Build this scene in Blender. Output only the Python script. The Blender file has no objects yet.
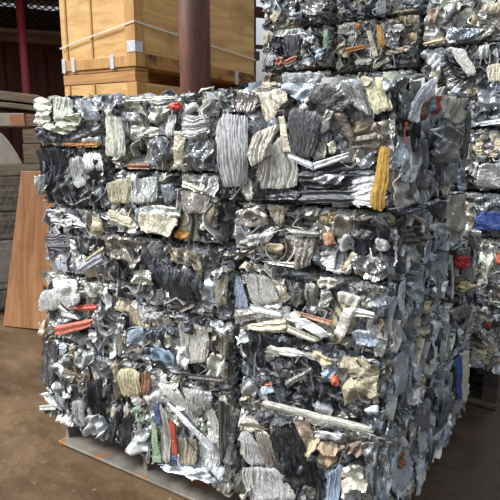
import bpy, bmesh, math, random
import numpy as np
from mathutils import Vector, Matrix
random.seed(7)
RNG = np.random.default_rng(11)
scn = bpy.context.scene
COL = scn.collection
# ------------------------------------------------------------------ camera
F = 546.86; H = 1.6
RM = np.array([[0.826639785, -0.112906897, 0.551288218],
               [0.562731434, 0.165857686, -0.809829958],
               [0.0, 0.979664872, 0.200640822]])
cd = bpy.data.cameras.new('camera'); cam = bpy.data.objects.new('camera', cd); COL.objects.link(cam)
cd.sensor_width = 36; cd.lens = F * 36 / 500; cd.clip_end = 200
m4 = Matrix.Identity(4)
for i in range(3):
    for j in range(3): m4[i][j] = RM[i][j]
m4.translation = (0, 0, H)
cam.matrix_world = m4
scn.camera = cam
def ray(x, y): return RM @ np.array([x - 250.0, 250.0 - y, -F])
def onY(x, y, Y):
    v = ray(x, y); return np.array([0, 0, H]) + v * (Y / v[1])
def onX(x, y, X):
    v = ray(x, y); return np.array([0, 0, H]) + v * (X / v[0])
def ground(x, y, z=0.0):
    v = ray(x, y); return np.array([0, 0, H]) + v * ((z - H) / v[2])

# ------------------------------------------------------------------ colours, materials
def lin(hexs):
    hexs = hexs.lstrip('#'); o = []
    for i in (0, 2, 4):
        c = int(hexs[i:i + 2], 16) / 255
        o.append(c / 12.92 if c <= 0.04045 else ((c + 0.055) / 1.055) ** 2.4)
    return (*o, 1.0)
class NT:
    def __init__(s, name):
        s.m = bpy.data.materials.new(name); s.m.use_nodes = True
        s.t = s.m.node_tree; s.b = s.t.nodes['Principled BSDF']
    def n(s, typ, **kw):
        nd = s.t.nodes.new(typ)
        for k, v in kw.items():
            if k in nd.inputs: nd.inputs[k].default_value = v
            else: setattr(nd, k, v)
        return nd
    def l(s, a, b): s.t.links.new(a, b)
    def coords(s, scale=(1, 1, 1)):
        tc = s.n('ShaderNodeTexCoord'); mp = s.n('ShaderNodeMapping'); mp.inputs['Scale'].default_value = scale
        s.l(tc.outputs['Object'], mp.inputs['Vector']); return mp.outputs['Vector']
    def noise(s, vec, scale, detail=4, rough=0.6, dist=0.0):
        nd = s.n('ShaderNodeTexNoise'); nd.inputs['Scale'].default_value = scale
        nd.inputs['Detail'].default_value = detail; nd.inputs['Roughness'].default_value = rough
        nd.inputs['Distortion'].default_value = dist
        s.l(vec, nd.inputs['Vector']); return nd.outputs['Fac']
    def ramp(s, fac, stops):
        r = s.n('ShaderNodeValToRGB'); e = r.color_ramp.elements
        e[0].position, e[0].color = stops[0][0], stops[0][1]
        e[1].position, e[1].color = stops[1][0], stops[1][1]
        for p, c in stops[2:]:
            k = e.new(p); k.color = c
        s.l(fac, r.inputs['Fac']); return r.outputs['Color']
    def mix(s, fac, a, b, mode='MIX'):
        x = s.n('ShaderNodeMix', data_type='RGBA', blend_type=mode)
        for sock, v in ((x.inputs[0], fac), (x.inputs[6], a), (x.inputs[7], b)):
            if isinstance(v, (int, float)): sock.default_value = v
            elif isinstance(v, tuple): sock.default_value = v
            else: s.l(v, sock)
        return x.outputs[2]
    def bump(s, h, strength, dist):
        b = s.n('ShaderNodeBump'); b.inputs['Strength'].default_value = strength; b.inputs['Distance'].default_value = dist
        s.l(h, b.inputs['Height']); s.l(b.outputs['Normal'], s.b.inputs['Normal'])
W1 = (1, 1, 1, 1); K1 = (0, 0, 0, 1)
def g(v): return (v, v, v, 1)
def scrap_material(name, metallic, rough, dirt, attr=False, bump=0.6):
    t = NT(name)
    if attr:
        a = t.n('ShaderNodeAttribute'); a.attribute_name = 'flake'; col = a.outputs['Color']
    else:
        a = t.n('ShaderNodeObjectInfo'); col = a.outputs['Color']
    v = t.coords()
    d1 = t.noise(v, 26, 6, 0.7, 1.0)
    f1 = t.ramp(d1, [(0.48, g(0)), (0.75, g(dirt))])
    c = t.mix(f1, col, (0.045, 0.045, 0.045, 1))
    d2 = t.noise(t.coords((1, 1, 0.25)), 95, 3, 0.6, 0.6)
    f2 = t.ramp(d2, [(0.5, g(0)), (0.68, g(0.5))])
    c = t.mix(f2, c, (0.62, 0.63, 0.64, 1) if metallic > 0.3 else (0.13, 0.13, 0.13, 1))
    t.l(c, t.b.inputs['Base Color'])
    t.b.inputs['Metallic'].default_value = metallic
    rr = t.ramp(d1, [(0.3, g(rough)), (0.75, g(min(1, rough + 0.25)))])
    t.l(rr, t.b.inputs['Roughness'])
    vo = t.n('ShaderNodeTexVoronoi'); vo.inputs['Scale'].default_value = 55; vo.inputs['Randomness'].default_value = 1
    wv = t.n('ShaderNodeMix', data_type='RGBA'); nz = t.n('ShaderNodeTexNoise'); nz.inputs['Scale'].default_value = 25
    t.l(v, nz.inputs['Vector']); wv.inputs[0].default_value = 0.06; t.l(v, wv.inputs[6]); t.l(nz.outputs['Color'], wv.inputs[7])
    t.l(wv.outputs[2], vo.inputs['Vector'])
    h2 = t.noise(t.coords((1, 1, 0.3)), 190, 3, 0.6, 0.5)
    ad = t.n('ShaderNodeMath', operation='MULTIPLY_ADD'); t.l(h2, ad.inputs[0]); ad.inputs[1].default_value = 0.6; t.l(vo.outputs['Distance'], ad.inputs[2])
    t.bump(ad.outputs[0], bump, 0.006)
    return t.m
M_metal = scrap_material('bare_aluminium', 0.6, 0.27, 0.3, bump=0.25)
M_paint = scrap_material('painted_aluminium', 0.15, 0.4, 0.55, bump=0.16)
M_dark = scrap_material('dark_coated_aluminium', 0.2, 0.38, 0.2, bump=0.25)
M_core = scrap_material('pressed_flakes', 0.4, 0.36, 0.3, attr=True, bump=0.45)

def simple(name, c1, c2, rough=0.7, metallic=0.0, scale=8, sc=(1, 1, 1), bump=0.2, dist=0.01, lo=0.35, hi=0.65):
    t = NT(name); v = t.coords(sc); n = t.noise(v, scale, 6, 0.65, 0.5)
    t.l(t.ramp(n, [(lo, lin(c1)), (hi, lin(c2))]), t.b.inputs['Base Color'])
    t.b.inputs['Roughness'].default_value = rough; t.b.inputs['Metallic'].default_value = metallic
    t.bump(n, bump, dist); return t.m
def plywood(name, sc):
    t = NT(name); v = t.coords(sc)
    n = t.noise(v, 3.0, 8, 0.6, 1.2)
    c = t.ramp(n, [(0.3, lin('#b98a4c')), (0.62, lin('#dcb271')), (0.48, lin('#cfa161'))])
    n2 = t.noise(t.coords(), 2.2, 5, 0.7, 0.6)
    c = t.mix(t.ramp(n2, [(0.52, g(0)), (0.72, g(0.6))]), c, lin('#8d5f2c'))
    n3 = t.noise(t.coords(), 30, 2, 0.5)
    c = t.mix(t.ramp(n3, [(0.7, g(0)), (0.78, g(0.5))]), c, lin('#6b4520'))
    t.l(c, t.b.inputs['Base Color']); t.b.inputs['Roughness'].default_value = 0.6
    t.bump(n, 0.1, 0.003); return t.m
M_ply = plywood('crate_plywood', (1, 0.35, 4))
M_batten = simple('crate_batten', '#a57841', '#c99a58', 0.65, scale=6, sc=(6, 6, 0.6))
M_skid = simple('crate_skid_wood', '#9a6b38', '#c4935a', 0.75, scale=5, sc=(0.5, 0.5, 8))
M_stain = simple('stained_crate_wood', '#4a2e16', '#b07c42', 0.8, scale=4, sc=(1, 1, 2), lo=0.38, hi=0.55)
M_galv = simple('galvanised_steel', '#b9bcc0', '#d8dadd', 0.45, 0.3, scale=40)
M_band = simple('plastic_strapping', '#cfc3ab', '#ded6c6', 0.35, 0, scale=30)
M_rust = simple('rusty_post_paint', '#43281e', '#6e4232', 0.6, 0.1, scale=9, sc=(1, 1, 0.35), bump=0.3)
M_crimson = simple('crimson_paint', '#7a1b26', '#8f2632', 0.45, 0, scale=5)
M_shed = simple('dark_red_steel_sheet', '#35120f', '#52231b', 0.7, 0.1, scale=2, sc=(1, 1, 0.3))
M_shedroof = simple('dark_roof_sheet', '#1b1412', '#33231d', 0.8, scale=3)  # very dark brown sheet for the roof and rear panel
M_beam = simple('weathered_shed_timber', '#4e3a2f', '#7a6252', 0.8, scale=6, sc=(0.4, 0.4, 4))
M_mesh = simple('dull_mesh_steel', '#2c2725', '#463b36', 0.6, 0.4, scale=20)
M_oldwood = simple('grey_weathered_wood', '#6b635a', '#9c9384', 0.85, scale=5, sc=(0.6, 0.6, 7), bump=0.4)
M_darkwood = simple('shade_dark_wood', '#2b241e', '#463b31', 0.8, scale=6, sc=(1, 1, 4))  # wood colour darkened to stand in for deep shade under the rear stack
M_endwood = simple('sawn_timber_end', '#a97e5c', '#c59d78', 0.8, scale=18)
M_palebox = simple('pale_grey_plastic', '#a8a79f', '#c6c5bd', 0.55, scale=6)
M_cast = simple('dusty_grey_casting', '#56524c', '#86817a', 0.75, 0.1, scale=14, bump=0.5)
M_cast2 = simple('pale_dusty_block', '#7d7a75', '#a09c94', 0.8, 0.0, scale=10, bump=0.4)
M_board = NT('varnished_board')
_v = M_board.coords((5, 5, 0.5)); _n = M_board.noise(_v, 3, 6, 0.6, 1.0)
_c = M_board.ramp(_n, [(0.3, lin('#8f5a34')), (0.65, lin('#b98a60'))])
_n2 = M_board.noise(M_board.coords(), 5, 3, 0.5)
_c = M_board.mix(M_board.ramp(_n2, [(0.55, g(0)), (0.75, g(0.6))]), _c, lin('#8a5026'))
M_board.l(_c, M_board.b.inputs['Base Color']); M_board.b.inputs['Roughness'].default_value = 0.4
M_board = M_board.m
M_steelp = NT('scuffed_pallet_steel')
_n = M_steelp.noise(M_steelp.coords(), 7, 5, 0.6, 0.6)
_c = M_steelp.ramp(_n, [(0.35, lin('#6a655c')), (0.6, lin('#8f8a80'))])
_n2 = M_steelp.noise(M_steelp.coords(), 4.5, 4, 0.6)
_c = M_steelp.mix(M_steelp.ramp(_n2, [(0.53, g(0)), (0.6, g(0.85))]), _c, lin('#b06a24'))
M_steelp.l(_c, M_steelp.b.inputs['Base Color']); M_steelp.b.inputs['Roughness'].default_value = 0.5; M_steelp.b.inputs['Metallic'].default_value = 0.3
M_steelp = M_steelp.m
def ground_mat():
    t = NT('wet_muddy_concrete'); v = t.coords()
    n = t.noise(v, 0.9, 8, 0.62, 0.8)
    c = t.ramp(n, [(0.33, lin('#4a3824')), (0.68, lin('#7d6546')), (0.5, lin('#624c32'))])
    n2 = t.noise(t.coords((1, 1.5, 1)), 2.2, 9, 0.72, 0.3)
    c = t.mix(t.ramp(n2, [(0.45, g(0)), (0.6, g(0.65))]), c, lin('#443321'))
    n3 = t.noise(v, 30, 3, 0.6)
    c = t.mix(t.ramp(n3, [(0.66, g(0)), (0.74, g(0.5))]), c, lin('#a08a6c'))
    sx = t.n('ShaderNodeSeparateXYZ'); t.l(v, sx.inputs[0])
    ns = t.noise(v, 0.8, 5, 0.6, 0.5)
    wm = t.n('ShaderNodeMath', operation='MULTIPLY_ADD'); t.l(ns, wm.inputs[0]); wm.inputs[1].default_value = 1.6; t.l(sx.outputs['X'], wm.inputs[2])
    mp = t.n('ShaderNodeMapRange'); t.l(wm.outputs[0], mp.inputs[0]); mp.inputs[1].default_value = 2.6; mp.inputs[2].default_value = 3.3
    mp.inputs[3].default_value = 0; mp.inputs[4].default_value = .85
    c = t.mix(mp.outputs[0], c, lin('#2a221a'))  # darkens ground right of the stack: its shade painted in along with wet mud
    t.l(c, t.b.inputs['Base Color'])
    t.l(t.ramp(n2, [(0.4, g(0.75)), (0.6, g(0.42))]), t.b.inputs['Roughness'])
    n4 = t.noise(v, 7, 9, 0.72, 0.2)
    t.bump(n4, 0.45, 0.03); return t.m
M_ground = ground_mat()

# ------------------------------------------------------------------ object helpers
def empty(name, loc, label, cat, group=None, rz=0.0, ry=0.0):
    o = bpy.data.objects.new(name, None); COL.objects.link(o); o.empty_display_size = 0.1
    o.location = loc; o.rotation_euler = (0, ry, rz); o['label'] = label; o['category'] = cat
    if group: o['group'] = group
    return o
def obj(name, bm, mat, parent=None, smooth=False, loc=None):
    me = bpy.data.meshes.new(name); bm.normal_update(); bm.to_mesh(me); bm.free()
    me.materials.append(mat)
    if smooth: me.polygons.foreach_set('use_smooth', [True] * len(me.polygons))
    o = bpy.data.objects.new(name, me); COL.objects.link(o)
    if parent: o.parent = parent
    if loc is not None: o.location = loc
    return o
def npobj(name, V, Fc, mat, parent, color=None, smooth=True):
    me = bpy.data.meshes.new(name)
    me.from_pydata(V.tolist(), [], Fc if isinstance(Fc, list) else Fc.tolist())
    me.materials.append(mat)
    if smooth: me.polygons.foreach_set('use_smooth', np.ones(len(me.polygons), dtype=bool))
    o = bpy.data.objects.new(name, me); COL.objects.link(o); o.parent = parent
    if color: o.color = color
    return o
def box(bm, lo, hi, bev=0.0, rot=None, piv=(0, 0, 0)):
    lo = Vector(lo); hi = Vector(hi); b = bmesh.new(); bmesh.ops.create_cube(b, size=1)
    for v in b.verts: v.co = Vector(((v.co.x + .5) * (hi.x - lo.x) + lo.x, (v.co.y + .5) * (hi.y - lo.y) + lo.y, (v.co.z + .5) * (hi.z - lo.z) + lo.z))
    if bev: bmesh.ops.bevel(b, geom=b.edges[:], offset=bev, segments=2, affect='EDGES', profile=0.5)
    if rot is not None:
        for v in b.verts: v.co = rot @ (v.co - Vector(piv)) + Vector(piv)
    me = bpy.data.meshes.new('tmp'); b.to_mesh(me); b.free(); bm.from_mesh(me); bpy.data.meshes.remove(me)
def tube(bm, p, q, r, seg=14, r2=None):
    p = Vector(p); q = Vector(q); d = (q - p); L = d.length
    M = Matrix.Translation((p + q) / 2) @ d.to_track_quat('Z', 'Y').to_matrix().to_4x4()
    bmesh.ops.create_cone(bm, cap_ends=True, segments=seg, radius1=r, radius2=r if r2 is None else r2, depth=L, matrix=M)

# ------------------------------------------------------------------ crumpled pieces
LIM = [np.full(3, -9.0), np.full(3, 9.0)]
def tri(x): return np.abs(2 * (x - np.floor(x)) - 1) * 2 - 1
def knots(x, n, rng):
    k = rng.uniform(-1, 1, n + 1); k[::2] = np.abs(k[::2]); k[1::2] = -np.abs(k[1::2])
    odd = rng.random(n + 1) < .35; k[odd] = rng.uniform(-1, 1, odd.sum())
    p = np.cumsum(rng.uniform(.35, 1.9, n + 1)); p = (p - p[0]) / (p[-1] - p[0])
    return np.interp(np.clip(x, 0, 1), p, k)
def piece(name, C4, n, kind, color, parent, org, rng, amp=None, pitch=0.011, tuck=0.003, bow=0.0, off=0.0, res=0.009, mat=None, rag=0.10, label=None, tiltc=0.014):
    """a sheet of scrap over the quad C4 (world corners tl,tr,br,bl); n = outward normal"""
    C4 = np.asarray(C4, float)
    n = np.asarray(n, float)
    lu = 0.5 * (np.linalg.norm(C4[1] - C4[0]) + np.linalg.norm(C4[2] - C4[3]))
    lv = 0.5 * (np.linalg.norm(C4[3] - C4[0]) + np.linalg.norm(C4[2] - C4[1]))
    nu = int(np.clip(lu / res, 5, 34)); nv = int(np.clip(lv / res, 5, 34))
    npl = 0
    if kind == 'pv': npl = int(np.clip(round(lu / pitch), 4, 20)); nf = int(np.clip(round(lu / .0055), npl + 1, 44)); nu = nf * 2; nv = max(6, min(nv, 14))
    if kind == 'ph': npl = int(np.clip(round(lv / pitch), 4, 20)); nf = int(np.clip(round(lv / .0055), npl + 1, 44)); nv = nf * 2; nu = max(6, min(nu, 14))
    U, Vv = np.meshgrid(np.linspace(0, 1, nu + 1), np.linspace(0, 1, nv + 1))
    eu = np.minimum(U, 1 - U); ev = np.minimum(Vv, 1 - Vv)
    # ragged outline
    a = rag
    Us = U + a * np.where((U == 0) | (U == 1), rng.uniform(-.5, .5, U.shape), 0) * 0.8
    Vs = Vv + a * np.where((Vv == 0) | (Vv == 1), rng.uniform(-.5, .5, U.shape), 0) * 0.8
    if kind != 'f' or lu * lv > .012:
        ph = rng.uniform(0, 6, 4)
        cc = rng.uniform(0, .2, 4)
        Us = Us + min(.07, .0045 / lu) * (np.sin(Vv * 5 + ph[0]) * .6 + np.sin(Vv * 11 + ph[1]) * .4); Vs = Vs + min(.07, .0045 / lv) * (np.sin(U * 5 + ph[2]) * .6 + np.sin(U * 11 + ph[3]) * .4)
        Us = .5 + (Us - .5) * (1 - np.where(Vv < .5, cc[0], cc[1]) * np.abs(2 * Vv - 1) ** 4)
        Vs = .5 + (Vs - .5) * (1 - np.where(U < .5, cc[2], cc[3]) * np.abs(2 * U - 1) ** 4)
    P = (C4[0] * ((1 - Us) * (1 - Vs))[..., None] + C4[1] * (Us * (1 - Vs))[..., None] + C4[2] * (Us * Vs)[..., None] + C4[3] * ((1 - Us) * Vs)[..., None])
    s = min(lu, lv)
    if amp is None: amp = {'s': 0.16 * s, 'h': 0.2 * s, 'pv': 0.008, 'ph': 0.008, 'f': 0.003}[kind]
    amp = min(amp, 0.022)
    x = U * lu; y = Vv * lv
    h = np.zeros_like(U)
    if kind in 'sh':
        wob = 0.25 * np.sin(rng.uniform(0, 6) + x / s * 4) + 0.25 * np.sin(rng.uniform(0, 6) + y / s * 4)
        for k in range(4 if kind == 's' else 6):
            th = rng.uniform(0, math.pi); fr = rng.uniform(0.5, 1.6) * (1 if k < 3 else 2.2) / s
            h += amp * (0.6 if k < 3 else 0.28) * tri((x * math.cos(th) + y * math.sin(th)) * fr + rng.uniform(0, 1) + wob * rng.uniform(0, 1))
    elif kind == 'pv':
        w = U + 0.07 * np.sin(Vv * rng.uniform(2, 5) + U * rng.uniform(-3, 3) + rng.uniform(0, 6)) + 0.025 * np.sin(Vv * 9 + U * 7)
        h = amp * (0.6 * knots((w * 0.86 + 0.07), npl, rng) + 0.45 * knots((w * 0.86 + 0.07), nf, rng)) * (0.75 + 0.25 * np.sin(Vv * 7 + rng.uniform(0, 6))) + amp * 0.7 * np.sin(Vv * rng.uniform(2, 5) + rng.uniform(0, 6))
    elif kind == 'ph':
        w = Vv + 0.07 * np.sin(U * rng.uniform(2, 5) + Vv * rng.uniform(-3, 3) + rng.uniform(0, 6)) + 0.025 * np.sin(U * 9 + Vv * 7)
        h = amp * (0.6 * knots(w * 0.86 + 0.07, npl, rng) + 0.45 * knots(w * 0.86 + 0.07, nf, rng)) + amp * 0.7 * np.sin(U * rng.uniform(2, 5) + rng.uniform(0, 6))
    else:
        h = 0.004 * np.sin(U * rng.uniform(1, 4) + rng.uniform(0, 6)) + amp * tri(Vv * 1.5 + rng.uniform(0, 1))
    h += rng.normal(0, 0.0007, h.shape)
    if tiltc: h += tiltc * (rng.uniform(-1, .6) * (1 - U) * (1 - Vv) + rng.uniform(-1, .6) * U * (1 - Vv) + rng.uniform(-1, .6) * U * Vv + rng.uniform(-1, .6) * (1 - U) * Vv)
    if tuck: h -= tuck * np.clip(1 - np.minimum(eu * lu, ev * lv) / 0.012, 0, 1) ** 1.5
    if bow:
        tdir = (C4[1] - C4[0]) / max(1e-6, np.linalg.norm(C4[1] - C4[0]))
        P = P + tdir * (bow * lu * np.sin(Vv * math.pi))[..., None]
    P = P + n * (h + off)[..., None] - org
    B = P - n * 0.0035
    nr, nc = U.shape
    V = np.clip(np.vstack([P.reshape(-1, 3), B.reshape(-1, 3)]), LIM[0], LIM[1])
    i = np.arange(nr * nc).reshape(nr, nc); N = nr * nc
    q = np.stack([i[:-1, :-1], i[1:, :-1], i[1:, 1:], i[:-1, 1:]], -1).reshape(-1, 4)
    ring = np.concatenate([i[0, :], i[1:, -1], i[-1, -2::-1], i[-2:0:-1, 0]])
    r2 = np.roll(ring, -1)
    Fc = np.vstack([q, q[:, ::-1] + N, np.stack([ring, r2, r2 + N, ring + N], -1)])
    if mat is None:
        r_, g_, b_ = color[:3]; lum = 0.3 * r_ + 0.6 * g_ + 0.1 * b_; sat = max(r_, g_, b_) - min(r_, g_, b_)
        rel = sat / max(0.02, max(r_, g_, b_))
        mat = M_paint if rel > 0.33 or (lum > .3 and rng.random() < .65) else (M_dark if lum < 0.1 else M_metal)
    o = npobj(name, V, Fc, mat, parent, color, smooth=(kind in 'sh' and rng.random() < 0.25))
    if label: o['label'] = label
    return o

def ribbon(o, du, dv, n, cu, cv, lu, lv, color, parent, org, rng, vert):
    """a thin strip of metal seen edge-on, wandering over the face"""
    L = rng.uniform(0.06, 0.16); th = rng.uniform(0, math.pi) if rng.random() > vert else math.pi / 2 + rng.normal(0, .25)
    N = 12; s = np.linspace(-.5, .5, N + 1) * L
    w = rng.uniform(-.02, .02) * np.sin(s / L * math.pi * rng.uniform(1, 3)) + rng.uniform(-.03, .03) * (s / L) ** 2 * 4
    cu_ = np.clip(cu + s * math.cos(th) - w * math.sin(th), .006, lu - .006); cv_ = np.clip(cv + s * math.sin(th) + w * math.cos(th), .008, lv - .008)
    c = o + du * cu_[:, None] + dv * cv_[:, None] - org
    t = np.gradient(c, axis=0); t /= np.linalg.norm(t, axis=1)[:, None] + 1e-9
    sd = np.cross(t, n) * rng.uniform(.0008, .0028)
    ou = rng.uniform(.004, .020) + .004 * np.sin(s / L * 5 + rng.uniform(0, 6))
    f_ = c + n * ou[:, None]; bk = c - n * 0.025; lean = sd * rng.uniform(-3, 3)
    V = np.concatenate([f_ + sd + lean, f_ - sd + lean, bk - sd, bk + sd]); M = N + 1; Fc = []
    for k in range(N):
        for a in range(4):
            b = (a + 1) % 4; Fc.append((a * M + k, a * M + k + 1, b * M + k + 1, b * M + k))
    Fc += [(0, M, 2 * M, 3 * M), (N + 3 * M, N + 2 * M, N + M, N)]
    V = np.clip(V, LIM[0], LIM[1])
    npobj('edge_ribbon', V, Fc, M_metal if max(color[:3]) > .08 else M_dark, parent, color, smooth=False)

GREYS = ['#b9bcc0', '#a6a9ac', '#cfd1d0', '#8b8e92', '#75787c', '#5b5e63', '#43464b', '#2e3136', '#c4c2b8', '#a09c90', '#8a8478', '#d6d8d6', '#9aa3ad', '#6a6862']
PAL = {
 'pale': ([3, 2, 4, 2, 1, 1, 1, 2, 4, 2, 1, 3, 1, 1], ['#c9c3a6', '#bfc3b2']),
 'grey': ([3, 3, 2, 3, 3, 2, 2, 2, 2, 2, 2, 1, 1, 2], ['#b0a68a', '#8d7b66']),
 'dark': ([2, 2, 1, 2, 3, 4, 4, 4, 1, 1, 2, 1, 1, 2], ['#6d6456', '#8a8b8c']),
 'tan': ([2, 2, 1, 2, 2, 2, 2, 2, 3, 4, 4, 1, 0, 4], ['#a08c6c', '#b7aa8a']),
 'blue': ([4, 3, 4, 2, 2, 2, 2, 2, 3, 1, 1, 4, 3, 1], ['#8795a6', '#b4c0cc']),
}
def pick(pal, rng):
    w, extra = PAL[pal]
    if rng.random() < 0.1: c = lin(extra[rng.integers(len(extra))])
    else:
        w = np.array(w, float); c = lin(GREYS[rng.choice(len(GREYS), p=w / w.sum())])
    k = rng.uniform(0.9, 1.3)
    return tuple(min(1, v * k) for v in c[:3]) + (1.0,)

FRONT = np.array([0, -1.0, 0]); SIDE = np.array([1.0, 0, 0]); LEFT = np.array([-1.0, 0, 0]); TOP = np.array([0, 0, 1.0])
def face_frame(bx, face):
    x0, x1, y0, y1, z0, z1 = bx
    if face == 'front': return np.array([x0, y0, z1]), np.array([1., 0, 0]), np.array([0, 0, -1.]), x1 - x0, z1 - z0, FRONT
    if face == 'side': return np.array([x1, y0, z1]), np.array([0, 1., 0]), np.array([0, 0, -1.]), y1 - y0, z1 - z0, SIDE
    if face == 'left': return np.array([x0, y1, z1]), np.array([0, -1., 0]), np.array([0, 0, -1.]), y1 - y0, z1 - z0, LEFT
    return np.array([x0, y1, z1]), np.array([1., 0, 0]), np.array([0, -1., 0]), x1 - x0, y1 - y0, TOP

def core(bx, parent, pal, rng, voids, step):
    x0, x1, y0, y1, z0, z1 = bx; z1 -= 0.002
    S = np.array([x1 - x0, y1 - y0, z1 - z0]); ctr = np.array([(x0 + x1) / 2, (y0 + y1) / 2, (z0 + z1) / 2])
    ns = np.maximum(4, (S / step).astype(int))
    key = {}; V = []; Fc = []
    def vid(i, j, k):
        t = (i, j, k)
        if t not in key: key[t] = len(V); V.append(t)
        return key[t]
    a, b, c = ns
    for i in range(a):
        for j in range(b):
            Fc.append((vid(i, j, c), vid(i + 1, j, c), vid(i + 1, j + 1, c), vid(i, j + 1, c)))
            Fc.append((vid(i, j, 0), vid(i, j + 1, 0), vid(i + 1, j + 1, 0), vid(i + 1, j, 0)))
    for i in range(a):
        for k in range(c):
            Fc.append((vid(i, 0, k), vid(i + 1, 0, k), vid(i + 1, 0, k + 1), vid(i, 0, k + 1)))
            Fc.append((vid(i, b, k), vid(i, b, k + 1), vid(i + 1, b, k + 1), vid(i + 1, b, k)))
    for j in range(b):
        for k in range(c):
            Fc.append((vid(a, j, k), vid(a, j + 1, k), vid(a, j + 1, k + 1), vid(a, j, k + 1)))
            Fc.append((vid(0, j, k), vid(0, j, k + 1), vid(0, j + 1, k + 1), vid(0, j + 1, k)))
    I = np.array(V, float); T = I / ns
    P = np.array([x0, y0, z0]) + T * S
    nrm = np.zeros_like(P)
    for ax in range(3):
        nrm[:, ax] += (I[:, ax] == ns[ax]).astype(float) - (I[:, ax] == 0)
    nrm /= np.linalg.norm(nrm, axis=1)[:, None]
    # flakes: nearest seed, each its own tilt, depth and colour
    ncell = int(np.clip((S[0] * S[2] + S[1] * S[2] + S[0] * S[1]) * 2 / 0.00055, 200, 2600))
    seeds = np.array([x0, y0, z0]) + rng.uniform(0, 1, (ncell, 3)) * S
    ax = rng.integers(0, 3, ncell); side = rng.integers(0, 2, ncell)
    seeds[np.arange(ncell), ax] = np.where(side == 1, (np.array([x0, y0, z0]) + S)[ax], np.array([x0, y0, z0])[ax])
    idx = np.empty(len(P), int)
    warp = P + 0.012 * np.sin(P[:, [1, 2, 0]] * 61 + 1.3)
    for s0 in range(0, len(P), 2000):
        d = ((warp[s0:s0 + 2000, None, :] - seeds[None]) ** 2).sum(-1); idx[s0:s0 + 2000] = d.argmin(1)
    depth = rng.uniform(0.008, 0.045, ncell); tilt = rng.normal(0, 0.38, (ncell, 3))
    h = -depth[idx] + np.clip(((P - seeds[idx]) * tilt[idx]).sum(1), -0.016, 0.016)
    h += 0.006 * tri(P[:, 0] * 31 + P[:, 2] * 43) * tri(P[:, 1] * 37 + P[:, 2] * 19)
    # rounded-in borders leave dark seams between bales
    for axn in (0, 1, 2):
        e = np.minimum(T[:, axn], 1 - T[:, axn]) * S[axn]
        onface = np.abs(nrm[:, axn]) > 0.9
        h -= np.where(onface, 0, 0.03 * np.clip(1 - e / 0.035, 0, 1) ** 2)
    corner = (np.abs(nrm).max(1) < 0.9)
    flat = (np.abs(nrm[:, 2]) > 0.9)
    h = np.where(flat, np.clip(h + 0.006, -0.03, 0.0), h)
    for (fc, poly) in voids:
        if fc == 'front': m = nrm[:, 1] < -0.3; q = P[:, [0, 2]]
        else: m = nrm[:, 0] > 0.3; q = P[:, [1, 2]]
        ins = np.ones(len(P), bool)
        for e in range(4):
            p0 = poly[e]; p1 = poly[(e + 1) % 4]
            ins &= ((p1[0] - p0[0]) * (q[:, 1] - p0[1]) - (p1[1] - p0[1]) * (q[:, 0] - p0[0])) <= 0
        h -= np.where(m & ins, 0.10, 0)
    P = P + nrm * h[:, None]
    P[:, 2] = np.where((I[:, 2] == 0) & flat & (rng.random(len(P)) < 0.02), z0, P[:, 2])
    o = npobj('pressed_core', P - np.array([ctr[0], ctr[1], z0]), Fc, M_core, parent, None, smooth=False)
    cols = np.array([pick(pal, rng) for _ in range(ncell)], dtype=np.float32)
    at = o.data.color_attributes.new('flake', 'FLOAT_COLOR', 'POINT')
    at.data.foreach_set('color', cols[idx].ravel())
    return o

def inquad(p, poly):
    for e in range(4):
        p0 = poly[e]; p1 = poly[(e + 1) % 4]
        if (p1[0] - p0[0]) * (p[1] - p0[1]) - (p1[1] - p0[1]) * (p[0] - p0[0]) > 0: return False
    return True

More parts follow.
